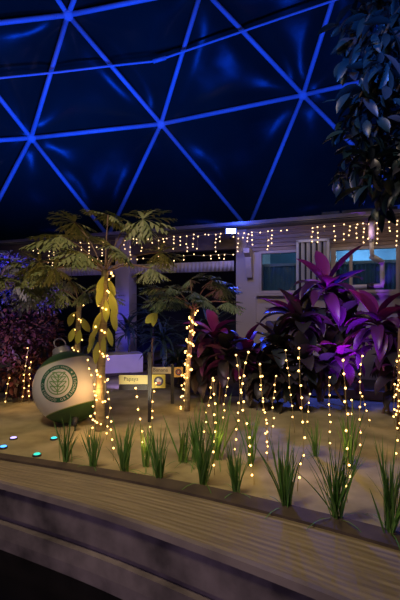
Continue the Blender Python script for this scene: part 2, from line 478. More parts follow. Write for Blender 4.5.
# veranda: back wall, pillars, corrugated edge, beam
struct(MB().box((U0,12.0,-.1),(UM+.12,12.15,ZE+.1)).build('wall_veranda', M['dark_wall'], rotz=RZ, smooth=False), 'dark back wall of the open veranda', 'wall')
pu = fac(115,300,8.9)[0], fac(129,300,8.9)[0]
bevel(struct(MB().box((pu[0],8.9,-.05),(pu[1],9.25,ZE)).build('pillar', M['wall'], rotz=RZ, smooth=False), 'grey veranda pillar behind the tall papaya', 'pillar'), .015)
uu = fac(40,300,8.9)[0]
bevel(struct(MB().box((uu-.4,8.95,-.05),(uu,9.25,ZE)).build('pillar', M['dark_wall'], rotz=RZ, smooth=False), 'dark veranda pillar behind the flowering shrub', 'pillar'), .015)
struct(MB().box((U0,8.98,ZE-.42),(UM,9.2,ZE)).build('beam', M['beam'], rotz=RZ, smooth=False), 'brown timber beam under the veranda eave', 'beam')
co = MB(); n = 420; zt = fac(200,262,8.95)[1]; zb = fac(200,272,8.95)[1]
for q in range(n+1):
    u = U0+(UM-U0)*q/n; y = 8.95+.018*math.sin(q*PI/2.0)
    co.v += [(u,y,zb),(u,y,zt),(u,y+.02,zt),(u,y+.02,zb)]
for q in range(n):
    a = q*4; co.f += [(a,a+4,a+5,a+1),(a+1,a+5,a+6,a+2),(a+3,a+2,a+6,a+7),(a,a+3,a+7,a+4)]; co.mi += [0]*4
struct(co.build('trim_valance', M['corrugated'], rotz=RZ), 'pale corrugated strip hanging under the veranda beam', 'trim')
# corbel at the wall corner
cu0, cz = fac(246,272,9.0); 
c = MB(); cv = [(0,0),(.10,.0),(.10,.62),(-.20,.62),(-.20,.52),(-.08,.44),(-.05,.2)]
vs = [(cu0, 9.1-(.1-x)*.9, cz-.12+z) for x, z in cv]+[(cu0+.13, 9.1-(.1-x)*.9, cz-.12+z) for x, z in cv]; nn = len(cv)
c.add(vs, [tuple(range(nn)), tuple(range(nn, 2*nn))[::-1]]+[(i, nn+i, nn+(i+1)%nn, (i+1)%nn) for i in range(nn)])
struct(c.build('trim_corbel', M['wall'], rotz=RZ, smooth=False), 'pale bracket under the eave at the cabin corner', 'bracket')

# slatted shutter
su0, sz1 = fac(297,240,8.98); su1 = fac(330,240,8.98)[0]; sz1 = 2.83; sz0 = 1.72
sh = thing('shutter', 'pale shutter of upright slats mounted in front of the cabin window', 'shutter', bl((su0+su1)/2,8.98,sz0))
def cab(mb, name, m, parent, smooth=False):
    rot = Matrix.Rotation(RZ, 3, 'Z'); mb.v = [tuple(rot @ V(p)) for p in mb.v]
    return mb.build(name, m, parent, smooth)
f = MB(); e = .05
f.box((su0,8.9,sz0),(su0+e,9.02,sz1)).box((su1-e,8.9,sz0),(su1,9.02,sz1)).box((su0,8.9,sz1-e),(su1,9.02,sz1)).box((su0,8.9,sz0),(su1,9.02,sz0+e))
cab(f, 'shutter_frame', M['shutter'], sh)
cab(MB().box((su0+e,8.99,sz0+e),(su1-e,9.01,sz1-e)), 'back_panel', M['shutter_gap'], sh)
for i in range(5):
    u = su0+e+.045+i*(su1-su0-2*e)/5
    cab(MB().add([(u,8.92,sz0+e),(u+.06,8.975,sz0+e),(u+.06,8.985,sz0+e),(u,8.93,sz0+e),(u,8.92,sz1-e),(u+.06,8.975,sz1-e),(u+.06,8.985,sz1-e),(u,8.93,sz1-e)],
        [(0,1,5,4),(1,2,6,5),(2,3,7,6),(3,0,4,7),(4,5,6,7)]), 'slat', M['shutter'], sh)
# downpipe
def fp(x, y, n): u, z = fac(x, y, n); return bl(u, n, z)
dp = thing('downpipe', 'white plastic downpipe bending across the right cabin window', 'pipe', fp(371,256,8.7))
MB().tube([fp(371.5,222,8.62), fp(371.5,242,8.62)], .052, 12).build('upper_pipe', M['pvc'], dp)
MB().tube([fp(371.5,240,8.62), fp(372,255,8.64), fp(373,257.5,8.66)], .04, 12).build('pipe', M['pvc'], dp)
MB().tube([fp(371,256,8.66), fp(376,259,8.7), fp(383,263,8.76)], .058, 12).build('elbow', M['pvc'], dp)
MB().tube([fp(382,262,8.77), fp(382.5,284,8.77), fp(381,286,8.78)], .042, 12).build('lower_pipe', M['pvc'], dp)
MB().tube([fp(383.5,285.5,8.77), fp(345,287.5,8.77)], .042, 12).build('cross_pipe', M['pvc'], dp)
MB().tube([fp(374,286,8.77), fp(367,286.4,8.77)], .056, 12).build('coupling', M['black_metal'], dp)
# flood light on the eave
fl = thing('flood_light', 'small lit floodlight shining blue on the eave', 'light', fp(231,231,8.4))
p = fp(231,231,8.38)
MB().box((p.x-.115,p.y,p.z-.062),(p.x+.115,p.y+.07,p.z+.062)).build('housing', M['black_metal'], fl, False)
MB().box((p.x-.095,p.y-.008,p.z-.045),(p.x+.095,p.y,p.z+.045)).build('lens', M['flood_lens'], fl, False)
MB().tube([p+V((0,.05,-.08)), p+V((0,.12,-.14))], .02).build('bracket', M['black_metal'], fl)
# gutter rail fittings on the roof, upper right
for i, x in enumerate((322, 342, 360, 378)):
    u, _ = fac(x, 215, 8.9)
    o = MB().box((u,8.86,ZE+.12),(u+.34,8.98,ZE+.20)).build('roof_bracket', M['roof'], rotz=RZ, smooth=False)
    tag(o, f'low dark box on the cabin roof edge, {["first","second","third","fourth"][i]} of four from the floodlight', 'roof box', 'boxes along the roof edge')

# planter wall, timber edging, soil strips
pw = thing('planter_box', 'low pale painted planter wall behind the papaya sign', 'planter', gp(120,374))
q0, q1 = gp(96,376), gp(143,373.5)
dv = (q1-q0).normalized(); nv_ = V((-dv.y, dv.x, 0))
H = .40
MB().add([q0, q1, q1+nv_*.5, q0+nv_*.5, q0+V((0,0,H)), q1+V((0,0,H)), q1+nv_*.5+V((0,0,H)), q0+nv_*.5+V((0,0,H))],
    [(0,3,2,1),(4,5,6,7),(0,1,5,4),(1,2,6,5),(2,3,7,6),(3,0,4,7)]).build('body', M['bench'], pw, False)
ovr = MB(); ovr.add([q0-nv_*.03+V((0,0,H)), q1-nv_*.03+V((0,0,H)), q1+nv_*.53+V((0,0,H)), q0+nv_*.53+V((0,0,H)), q0-nv_*.03+V((0,0,H+.03)), q1-nv_*.03+V((0,0,H+.03)), q1+nv_*.53+V((0,0,H+.03)), q0+nv_*.53+V((0,0,H+.03))],
    [(0,3,2,1),(4,5,6,7),(0,1,5,4),(1,2,6,5),(2,3,7,6),(3,0,4,7)]); ovr.build('coping', M['bench'], pw, False)
te = MB(); a, b = gp(345,398), gp(470,407); dv = (b-a).normalized(); n_ = V((-dv.y,dv.x,0))
te.add([a,b,b+n_*.08,a+n_*.08]+[p_+V((0,0,.14)) for p_ in (a,b,b+n_*.08,a+n_*.08)], [(0,3,2,1),(4,5,6,7),(0,1,5,4),(1,2,6,5),(2,3,7,6),(3,0,4,7)])
struct(te.build('trim_timber', M['timber'], smooth=False), 'brown timber edging of the planting bed on the right', 'edging')
so = MB(); edge = [gp(*q) for q in [(-140,392),(-20,394),(60,392),(96,378),(143,377),(200,397),(260,399),(345,397),(470,405)]]
for q in edge: so.v += [(q.x,q.y,.03),(q.x+3.2,q.y+6,.06)]
for i in range(len(edge)-1): so.f.append((i*2,i*2+2,i*2+3,i*2+1)); so.mi.append(0)
struct(so.build('ground_soil', M['soil']), 'dark soil of the planting bed before the cabin', 'soil')

# ================================================================== BAUBLE
R_ = .468; bc = V((-1.71, 5.70, R_-.012))
ball = thing('christmas_bauble', 'giant white and green Christmas bauble resting on the sand', 'bauble', (bc.x, bc.y, 0))
ax = V((-.31, .26, .92)).normalized()
rot = ax.to_track_quat('Z', 'Y').to_matrix().to_4x4(); MT = Matrix.Translation(bc) @ rot
lats = [-90,-80,-70,-60,-52,-46,-42,-39.5,-38,-33,-25,-17,-9,0,9,17,25,33,40,42,46,50,54,60,66,72,80,90]
b = MB(); seg = 64
for i, la in enumerate(lats):
    a = math.radians(max(-89.7, min(89.7, la)))
    for q in range(seg):
        t = 2*PI*q/seg; b.v.append(tuple(MT @ (V((math.cos(a)*math.cos(t), math.cos(a)*math.sin(t), math.sin(a)))*R_)))
for i in range(len(lats)-1):
    mid = (lats[i]+lats[i+1])/2
    mi = 1 if mid > 42 or mid < -39.5 else (2 if mid > 40 or mid < -38 else 0)
    for q in range(seg):
        q2 = (q+1)%seg; b.f.append((i*seg+q, i*seg+q2, (i+1)*seg+q2, (i+1)*seg+q)); b.mi.append(mi)
b.build('ball', [M['white_plastic'], M['green_paint'], M['edge_green']], ball)
MB().lathe([(.06,R_-.02),(.125,R_-.03),(.13,R_+.0),(.118,R_+.012),(.115,R_+.06),(.10,R_+.075),(.03,R_+.08)], 28, MT).build('cap', M['silver'], ball)
rg = MB(); pts = []
for q in range(25):
    t = 2*PI*q/24; pts.append(MT @ V((.085*math.cos(t), 0, R_+.135+.075*math.sin(t))))
rg.tube(pts, .010, 8, False).build('hanging_ring', M['silver'], ball)
# emblem
eye = V((0,0,EYE))
def hit(x, y):
    d_ = V(((x-200)/F, 1, (300-y)/F)).normalized(); o = eye-bc; B = o.dot(d_); C_ = o.dot(o)-R_*R_
    return eye+d_*(-B-math.sqrt(max(0, B*B-C_)))
ec = (hit(57.5,383)-bc).normalized()
ups = V((-.03,0,1)); ex = ups.cross(ec).normalized(); ey = ec.cross(ex)
ER = .238
def onball(x, y, lift=1.004):
    rr = math.hypot(x, y)*ER/R_
    if rr < 1e-9: return bc+ec*R_*lift
    tdir = (ex*x+ey*y).normalized()
    return bc+(ec*math.cos(rr)+tdir*math.sin(rr))*R_*lift
def ring(r0, r1, lift, nseg=72, sub=3):
    m = MB()
    for i in range(nseg):
        for j in range(sub+1):
            rr = r0+(r1-r0)*j/sub; t = 2*PI*i/nseg; m.v.append(tuple(onball(rr*math.cos(t), rr*math.sin(t), lift)))
    for i in range(nseg):
        for j in range(sub):
            a = i*(sub+1)+j; c_ = ((i+1)%nseg)*(sub+1)+j
            m.f.append((a, a+1, c_+1, c_)); m.mi.append(0)
    return m
er = ring(.74, 1.0, 1.004).build('emblem_ring', M['emblem_green'], ball)
ring(.001, .74, 1.003, 72, 6).build('emblem_disc', M['emblem_cream'], ball)
mk = ring(.535, .59, 1.008, 72, 1)
def strip(pts, w0, mb, lift=1.008):
    o = len(mb.v); n = len(pts)
    for i, (x, y) in enumerate(pts):
        x0, y0 = pts[max(i-1,0)]; x1, y1 = pts[min(i+1,n-1)]; L_ = math.hypot(x1-x0, y1-y0) or 1
        nx, ny = -(y1-y0)/L_*w0, (x1-x0)/L_*w0
        mb.v += [tuple(onball(x+nx, y+ny, lift)), tuple(onball(x-nx, y-ny, lift))]
    for i in range(n-1): mb.f.append((o+i*2, o+i*2+1, o+i*2+3, o+i*2+2)); mb.mi.append(0)
strip([(0.02,-.56+.1*i) for i in range(11)], .026, mk)
for sgn in (-1, 1):
    for kq in range(4):
        y0 = -.42+kq*.24
        tip = (sgn*(.44-.05*abs(kq-1)), y0+.26)
        for bend in (-.10, .10):
            pts = []
            for i in range(7):
                t = i/6; x = .02+(tip[0]-.02)*t; y = y0+(tip[1]-y0)*t+bend*math.sin(PI*t)
                pts.append((x, y))
            strip(pts, .024, mk)
mk.build('leaf_mark', M['emblem_light'], ball)
dgs = None
def text_mesh(s, size):
    cu = bpy.data.curves.new('letters', 'FONT'); cu.body = s; cu.size = size; cu.align_x = 'CENTER'; cu.align_y = 'CENTER'
    cu.resolution_u = 2
    o = bpy.data.objects.new('letters', cu); COL.objects.link(o)
    dg = bpy.context.evaluated_depsgraph_get(); dg.update()
    me = bpy.data.meshes.new_from_object(o.evaluated_get(dg))
    vs = [v.co.copy() for v in me.vertices]; fs = [tuple(p_.vertices) for p_ in me.polygons]
    COL.objects.unlink(o); bpy.data.objects.remove(o); bpy.data.meshes.remove(me)
    return vs, fs
lt = MB()
word = 'GLENWOOD GREENHOUSE'
for i, chh in enumerate(word):
    if chh == ' ':
        lt.build('lettering', M['emblem_cream'], er); lt = MB(); continue
    vs, fs = text_mesh(chh, .21)
    ang = math.radians(-178+i*(205/(len(word)-1)))
    out = []
    for v_ in vs:
        a_ = ang+v_.x/.87
        rr = .87-v_.y
        out.append(onball(rr*math.cos(a_), rr*math.sin(a_), 1.008))
    lt.add(out, fs)
lt.build('lettering', M['emblem_cream'], er); lt = MB()
for i in range(17):      # the small line of print over the top, too fine to read
    if i in (5, 11):
        lt.build('fine_print', M['emblem_cream'], er); lt = MB(); continue
    a_ = math.radians(160-i*6.3)
    for dx in (-.022, .018):
        c_ = []
        for (ddr, dda) in ((-.05,-.007),(-.05,.007),(.05,.007),(.05,-.007)):
            c_.append(onball((.87+ddr)*math.cos(a_+dx+dda), (.87+ddr)*math.sin(a_+dx+dda), 1.008))
        lt.add(c_, [(0,1,2,3)])
lt.build('fine_print', M['emblem_cream'], er); lt = MB()
st = []
for i in range(10):
    rr = .07 if i%2 == 0 else .03; t = PI/2+i*PI/5
    st.append(onball(0.87*math.cos(.72)+rr*math.cos(t), 0.87*math.sin(.72)+rr*math.sin(t), 1.008))
lt.add(st, [tuple(range(10))])
lt.build('star', M['emblem_cream'], er)

# =================================================================== SIGNS
def board(root, x0, y0, x1, y1, dpt, m, name, th=.02, lift=0):
    a = at(x0, y1, dpt); c_ = at(x1, y0, dpt)
    return MB().box((a.x, dpt-th/2-lift, a.z), (c_.x, dpt+th/2-lift, c_.z)).build(name, m, root, False)
def sign(px, ybase, brd, icon, txt, mb_, mi_, label, ytop, discs):
    p = gp(px, ybase); dpt = p.y
    root = thing('plant_sign', label, 'sign', (p.x, p.y, 0))
    top = at(px, ytop, dpt).z
    MB().box((p.x-.024, p.y-.012, -.05), (p.x+.024, p.y+.03, top)).build('post', M['black_metal'], root, False)
    pl = board(root, *brd, dpt-.03, mb_, 'name_plate')
    vs, fs = text_mesh(txt, .07*dpt/5.7)
    xs = [v_.x for v_ in vs]; cx = at(brd[0]+(brd[2]-brd[0])*.44, (brd[1]*.62+brd[3]*.38), dpt)
    MB().add([(cx.x+v_.x, dpt-.043, cx.z+v_.y) for v_ in vs], fs).build('lettering', M['ink'], pl, False)
    ib = board(root, *icon, dpt-.03, mi_, 'icon_plate')
    ic = at((icon[0]+icon[2])/2, (icon[1]+icon[3])/2, dpt-.042)
    rr = (icon[2]-icon[0])/F*dpt*.36
    dm = MB(); K = 24
    for j, (mi, dx, dz, sx, sz) in enumerate(discs):
        dm.cur = mi
        dm.add([(ic.x+rr*(dx+sx*math.cos(2*PI*i/K)), ic.y-.002*j, ic.z+rr*(dz+sz*math.sin(2*PI*i/K))) for i in range(K)], [tuple(range(K))])
    dm.build('icon', [M['ink'], M['icon_blue'], M['icon_pale'], M['icon_red']], ib, False)
    return root, dpt
s1, dp1 = sign(149.7, 421, (119,375,147.6,384), (152,374.5,165.3,388), 'Papaya', M['sign_yellow'], M['sign_gold'],
     'cream yellow plant sign reading Papaya with a gold icon square, on a dark post', 352,
     [(0,0,0,1,1),(1,0,0,.75,.75),(2,-.1,.2,.35,.45),(3,.05,-.35,.4,.25),(2,.4,.1,.16,.3)])
board(s1, 119, 384.4, 147.6, 390, dp1-.02, M['black_metal'], 'lower_plate')
sign(172.3, 403.5, (152.5,367,171,373.6), (174,367.2,183,377), 'Banana', M['sign_white'], M['sign_orange'],
     'smaller ivory plant sign with an amber icon square, behind the Papaya sign', 364,
     [(1,0,0,1,1),(3,0,0,.55,.6),(1,0,.1,.35,.35),(2,0,.1,.15,.2)])
# thin stick behind the signs
sk = gp(151,395); tag(MB().tube([(sk.x,sk.y,0),(sk.x+.02,sk.y+.02,.95)], .016, 8).build('bamboo_stake', M['cane']), 'thin brown stake standing behind the Papaya sign post', 'stake')
# little spike spotlight in front of the bauble
sp = gp(75,432); sl = thing('spike_spotlight', 'small black spike spotlight on the sand in front of the bauble', 'light', sp)
MB().tube([sp+V((0,0,-.05)), sp+V((0,0,.09))], .008).build('spike', M['black_metal'], sl)
MB().lathe([(.02,-.05),(.034,-.04),(.036,.05),(.03,.052)], 16, Matrix.Translation(sp+V((0,0,.12))) @ Matrix.Rotation(-.7,4,'X')).build('lamp_head', M['black_metal'], sl)
for i, (x, y, m, lb) in enumerate([(3.5,449,'dot_blue','blue spot of light, built as a glowing disc, nearest the kerb at the far left'), (13.5,440.3,'dot_lilac','lilac spot of light, built as a glowing disc, beyond the blue one'),
                       (54,440,'dot_cyan','cyan spot of light, built as a glowing disc, before the bauble'), (37,456,'dot_green','green spot of light, built as a glowing disc, beside the kerb, before the bauble')]):
    q = gp(x, y); q.z = sand_z(q.x, q.y)*.7+.006
    t = thing('light_dot', lb, 'light', q, 'spots of light on the sand')  # spot of light falling on the sand, built as a glowing disc
    T = Matrix.Translation(q) @ Matrix.Scale(1.0, 4)
    MB().lathe([(.045,-.05),(.045,.008),(.036,.014)], 20, T).build('dot_rim', M['black_metal'], t)
    MB().lathe([(.038,.010),(.030,.020),(.012,.024)], 20, T).build('lens', M[m], t)

# ================================================================== PLANTS
def papaya_leaf(mb, hub, out, size, tilt=.35, lobes=11):
    size *= 1.12
    out = V(out); out.z = 0
    out = out.normalized() if out.length > 1e-4 else V((0,-1,0))
    side = out.cross(V((0,0,1)))
    roll = rnd.choice((-1,1))*rnd.uniform(.35,.8)
    side = Matrix.Rotation(roll, 3, out) @ side
    for i in range(lobes):
        a = (i/(lobes-1)-.5)*2*2.45
        d_ = out*math.cos(a)+side*math.sin(a)+V((0,0,-.05-tilt*.7*max(0,math.cos(a))+rnd.uniform(-.08,.10)))
        L_ = size*(.62+.38*math.cos(a/2.2))*rnd.uniform(.88,1.08)
        mb.leaf(hub, d_, L_, L_*.16, droop=.35, fold=.1, seg=5, peak=.5)
        d_ = d_.normalized(); sd_ = d_.cross(V((0,0,1))).normalized()
        for t, ls in ((.30,.40),(.48,.46),(.66,.36),(.82,.22)):
            p = V(hub)+d_*L_*t+V((0,0,-.15*t*t*L_))
            for sg in (-1, 1):
                mb.leaf(p, d_*.8+sd_*sg*.75+V((0,0,-.12)), L_*ls, L_*ls*.26, droop=.4, fold=.1, seg=3, peak=.5)
def papaya(base, crown, lean_pts, rads, leaves, lm, label, hang=(), size_k=1):
    t = thing('papaya_tree', label, 'papaya tree', (base.x, base.y, 0))
    pts = [base+V((0,0,-.06))]+lean_pts+[crown]
    MB().tube(catmull(pts, 5), [rads[0]+(rads[1]-rads[0])*i/(5*(len(pts)-1)) for i in range(5*(len(pts)-1)+1)], 12).build('trunk', M['trunk'], t)
    for hub, sz, tl in leaves:
        pe = MB(); mid = crown.lerp(hub, .5)+V((0,0,.05))
        pe.tube(catmull([crown+V((0,0,-.03)), mid, hub], 4), .009*size_k, 6)
        po = pe.build('leaf_stalk', M['petiole'], t)
        lf = MB(); papaya_leaf(lf, hub, hub-crown, sz, tl)
        lo = lf.build('leaf', M[lm], t)
    for (p0, d_, L_, W_) in hang:
        MB().leaf(p0, d_, L_, W_, droop=.25, fold=.25, seg=6, peak=.5, up=V((rnd.uniform(-.3,.3),-1,.2))).build('drooping_leaf', M['yellow_leaf'], t)
    return t
def hubs(px, d0):
    return [(at(x, y, d0+dd), s, tl) for x, y, dd, s, tl in px]
D1 = 5.25
b1 = V((-1.21, D1, 0)); c1 = at(105, 270, D1)
hang = []
for x, y, L_, W_, dx in [(103,284,.27,.12,-.25),(110,292,.30,.14,.3),(101,312,.26,.11,-.35),(112,308,.28,.12,.2),(106,300,.26,.12,.05),(108,328,.22,.10,.25),
                      (99,326,.24,.10,-.6),(98,342,.26,.11,-.12),(104,336,.22,.10,.0),(95,338,.2,.09,-.5),(104,276,.22,.1,-.4),(109,280,.2,.1,.4)]:
    hang.append((at(x, y, D1-.07), V((dx,-.15,-1)), L_*1.05, W_*.72))
papaya(b1, c1, [at(100,390,D1), at(103,330,D1)], (.062,.042),
       hubs([(143,219,-.1,.40,.1),(60,236,-.1,.40,.2),(108,215,.25,.36,.05),(112,246,-.35,.34,.3),(40,262,.1,.34,.3),(160,252,.1,.30,.3),(80,252,-.4,.34,.4),(150,268,-.3,.26,.5),(75,222,.4,.36,.1),(55,268,-.3,.3,.5),(128,222,.45,.35,.05)], D1),
       'papaya_leaf', 'tall papaya with yellow drooping leaves on its light-wrapped trunk, beside the bauble', hang)
D2 = 6.4
b2 = gp(187, 411); c2 = at(193, 308, D2)
h2 = [(at(158,313,D2-.2), V((-.8,0,-.6)), .24, .12), (at(157,312,D2-.2), V((-.3,-.3,-1)), .22, .09)]
papaya(b2, c2, [at(188,370,D2), at(191,335,D2)], (.042,.03),
       hubs([(195,292,-.3,.30,.6),(170,288,0,.30,.3),(222,288,.1,.30,.3),(160,300,-.2,.26,.4),(228,302,-.1,.26,.5),(190,280,.3,.30,.2),(212,280,-.1,.28,.3),(176,298,-.4,.26,.5),(205,300,-.4,.24,.6),(155,288,.3,.26,.3)], D2),
       'papaya_dim', 'slender papaya with fairy lights round its trunk, beside the amber icon sign', h2, .9)
D3 = 7.0
b3 = gp(76, 399); c3 = at(79, 302, D3)
h3 = [(at(75,312,D3-.08), V((-.5,0,-1)), .26, .12), (at(82,318,D3-.08), V((.5,0,-1)), .26, .12), (at(80,330,D3-.08), V((-.2,0,-1)), .24, .11), (at(74,328,D3-.1), V((-.3,-.1,-1)), .24, .1)]
papaya(b3, c3, [at(77,370,D3), at(78,335,D3)], (.055,.04),
       hubs([(60,290,-.2,.36,.3),(45,282,-.1,.36,.3),(100,288,0,.30,.3),(70,280,.1,.34,.2),(85,292,-.4,.28,.5),(30,296,-.2,.30,.4),(110,296,-.1,.26,.5)], D3),
       'papaya_leaf', 'papaya rising behind the bauble with lights on its trunk', h3)
D4 = 6.3
b4 = gp(-8, 404); c4 = at(-6, 292, b4.y)
papaya(b4, c4, [at(-8,350,b4.y)], (.055,.04),
       hubs([(10,262,-.1,.40,.3),(30,270,-.2,.38,.3),(-15,255,.1,.4,.2),(18,284,-.3,.36,.4),(38,286,0,.30,.4),(0,276,-.4,.34,.4)], b4.y),
       'papaya_leaf', 'papaya at the edge of the picture reaching over the flowering shrub')

# ti plants
def rosette(mb, c_, n, L_, W_, up_lo, up_hi, lean=V((0,0,0)), droop=(.5,1.3)):
    for i in range(n):
        t = i/n; az = i*2.4+rnd.uniform(-.3,.3)
        el = up_lo+(up_hi-up_lo)*t+rnd.uniform(-.12,.12)
        d_ = V((math.cos(az)*math.cos(el), math.sin(az)*math.cos(el), math.sin(el)))+lean
        l = L_*rnd.uniform(.8,1.15)
        mb.leaf(c_+V((0,0,-.12*(1-t))), d_, l, 1.6*W_*rnd.uniform(.85,1.15), droop=rnd.uniform(*droop), fold=.22, seg=7, peak=.5, twist=rnd.uniform(-.35,.35))
def ti_plant(base, heads, label, group='ti plants before the cabin'):
    t = thing('ti_plant', label, 'ti plant', (base.x, base.y, 0), group)
    for (c_, L_, W_, red, n) in heads:
        mid = V((base.x*.5+c_.x*.5+rnd.uniform(-.05,.05), base.y*.5+c_.y*.5, c_.z*.5))
        b0 = base+V((rnd.uniform(-.08,.08), rnd.uniform(-.05,.05), -.05))
        MB().tube(catmull([b0, mid, c_], 5), .018, 8).build('cane', M['cane'], t)
        yg = MB(); rosette(yg, c_, max(6, n//2), L_*1.05, W_*1.15, .6, 1.4, droop=(.2,1.2))
        yg.build('young_leaves', M['ti_red'] if red else M['ti_green'], t)
        ol = MB(); rosette(ol, c_+V((0,0,-.05)), n, L_, W_, -.1, .9, droop=(.9,1.9)); 
        for k_ in range(n//2):
            az = rnd.uniform(0, 2*PI); zz = rnd.uniform(.12, .45)
            ol.leaf(c_+V((0,0,-zz)), V((math.cos(az), math.sin(az), .25)), L_*.95, W_*1.45, droop=rnd.uniform(1.3,2.0), fold=.2, seg=7, peak=.45, twist=rnd.uniform(-.3,.3))
        ol.build('old_leaves', M['ti'] if red and rnd.random() < .6 else M['ti_green'], t)
TD = 6.9
ti_plant(gp(322,402), [(at(326,284,TD-.2), .70, .13, 1, 14), (at(303,318,TD-.35), .55, .14, 0, 14), (at(345,318,TD-.3), .5, .13, 0, 12)], 'tallest ti plant, with upright magenta leaves before the slatted shutter')
ti_plant(gp(292,404), [(at(293,312,TD-.1), .58, .12, 1, 14), (at(276,338,TD-.4), .45, .13, 0, 14)], 'ti plant with dark purple leaves below the window, next to the tallest one')
ti_plant(gp(345,408), [(at(341,352,6.2), .45, .12, 1, 12), (at(325,360,6.2), .42, .12, 0, 12)], 'low ti plant lit bright violet, in front of the tallest one')
ti_plant(gp(384,414), [(at(377,318,6.0), .55, .12, 1, 14), (at(396,345,5.9), .45, .12, 0, 12)], 'ti plant on a bare slanting cane below the downpipe')
ti_plant(gp(418,410), [(at(412,330,6.1), .55, .13, 1, 14), (at(400,360,6.0), .42, .12, 0, 12)], 'ti plant at the right edge of the bed beside the timber edging')
ti_plant(gp(250,402), [(at(246,348,6.8), .42, .11, 1, 12), (at(258,365,6.6), .45, .12, 0, 14)], 'small ti plant at the cabin corner with one short red tuft')
ti_plant(gp(222,405), [(at(214,333,6.8), .5, .10, 1, 14), (at(226,352,6.6), .5, .12, 0, 16)], 'spreading ti plant with crimson top, right of the slender papaya')
ti_plant(gp(206,403), [(at(204,357,6.9), .45, .12, 0, 16)], 'dark drooping ti plant without red, close behind the slender papaya trunk')
ti_plant(gp(300,409), [(at(302,358,6.3), .45, .14, 0, 16), (at(284,372,6.3), .4, .13, 0, 12)], 'low broad-leaved ti plant, nearly black, under the purple ones')
ti_plant(gp(268,406), [(at(266,376,6.4), .38, .12, 0, 14)], 'lowest ti plant with drooping blackish leaves near the cabin corner')

# shrubs at the left
def shrub(base, blobs, m, name, label, cat, lsize, stems):
    t = thing(name, label, cat, (base.x, base.y, 0))
    for (c_, rx, ry, rz, n) in blobs:
        mb = MB()
        for i in range(n):
            v_ = V((rnd.gauss(0,1), rnd.gauss(0,1), rnd.gauss(0,1))).normalized()*(rnd.random()**.45)
            p = c_+V((v_.x*rx, v_.y*ry, v_.z*rz))
            d_ = v_+V((rnd.uniform(-.7,.7), rnd.uniform(-.7,.7), rnd.uniform(-.5,.7)))
            l = lsize*rnd.uniform(.6,1.3)
            mb.leaf(p, d_, l, l*.45, droop=rnd.uniform(.2,.9), fold=.2, seg=3, peak=.5, twist=rnd.uniform(-.8,.8))
        mb.build('foliage', m, t)
        for _ in range(stems):
            e = c_+V((rnd.uniform(-.5,.5)*rx, rnd.uniform(-.5,.5)*ry, rnd.uniform(-.2,.4)*rz))
            MB().tube(catmull([base+V((rnd.uniform(-.1,.1), rnd.uniform(-.1,.1), -.05)), base.lerp(e,.5)+V((rnd.uniform(-.1,.1),0,0)), e], 4), [.022-.0017*i for i in range(9)], 6).build('stem', M['bark'], t)
    return t
bs = gp(20,392)
shrub(bs, [(at(15,290,7.6), .75, .5, .34, 1100), (at(48,300,7.6), .35, .35, .25, 420), (at(8,262,7.9), .45, .4, .16, 380)], M['shrub_top'], 'flowering_shrub', 'wide shrub with mauve flowers and blue-lit tips behind the bauble', 'shrub', .075, 3)
shrub(gp(14,397), [(at(10,335,7.0), .62, .35, .42, 700), (at(20,372,6.9), .45, .3, .34, 420), (at(48,340,7.3), .25, .25, .5, 300)], M['shrub_low'], 'croton_shrub', 'dark red and purple leaved shrub on the sand, left of the bauble', 'shrub', .12, 3)
# dark palms in the veranda
def palm(base, n, L_, W_, h, label):
    t = thing('dracaena_plant', label, 'dracaena', (base.x, base.y, 0), 'dark plants under the veranda')
    MB().tube([base+V((0,0,-.05)), base+V((.03,0,h*.5)), base+V((0,0,h))], [.03,.025,.02], 8).build('stem', M['bark'], t)
    mb = MB()
    for i in range(n):
        az = i*2.4; el = rnd.uniform(-.2,1.3); q = base+V((0,0,h-rnd.uniform(0,.35*h)))
        mb.leaf(q, V((math.cos(az)*math.cos(el), math.sin(az)*math.cos(el), math.sin(el))), L_*rnd.uniform(.7,1.15), W_, droop=rnd.uniform(.5,1.5), fold=.2, seg=6, peak=.35)
    mb.build('foliage', M['fern'], t)
palm(gp(128,371), 44, .7, .07, 1.15, 'dark strappy plant rising behind the pale planter wall')
palm(gp(163,376), 60, .75, .07, .9, 'dark strappy plant behind the ivory sign')
palm(gp(152,377), 50, .6, .06, 1.5, 'tallest dark plant in the veranda gap, above the Papaya sign')
palm(gp(178,386), 46, .5, .05, .55, 'low dark plant right behind the amber icon sign')
palm(gp(208,382), 50, .8, .07, 1.1, 'dark plant deep behind the crimson ti plant')
palm(gp(99,373), 30, .6, .06, .8, 'dark plant in the shade between the bauble and the pillar')

# overhanging broadleaf tree at the upper right (trunk outside the frame)
tb = V((3.6, 5.6, 0)); tr = thing('broadleaf_tree', 'dark broadleaf tree hanging its branches down from the upper right', 'tree', tb)
MB().tube(catmull([tb+V((0,0,-.1)), tb+V((-.1,0,1.8)), tb+V((-.05,.1,3.6)), tb+V((-.3,0,5.6))], 5), [.16-.006*i for i in range(16)], 12).build('trunk', M['bark'], tr)
def branch(path):
    pts = catmull([at(*p) for p in path], 6)
    MB().tube(pts, [.035-.027*i/(len(pts)-1) for i in range(len(pts))], 7).build('branch', M['bark'], tr)
    mb = MB()
    for i, p in enumerate(pts):
        if i < 2: continue
        for k_ in range(5):
            d_ = V((rnd.uniform(-1,1), rnd.uniform(-1,.8), rnd.uniform(-1,.35)))
            q = p+V((rnd.uniform(-.12,.12), rnd.uniform(-.18,.18), rnd.uniform(-.12,.12)))
            mb.leaf(q, d_, rnd.uniform(.18,.36), rnd.uniform(.07,.12), droop=rnd.uniform(.3,1.1), fold=.18, seg=5, peak=.5, twist=rnd.uniform(-.8,.8))
    mb.build('foliage', M['tree_leaf'], tr)
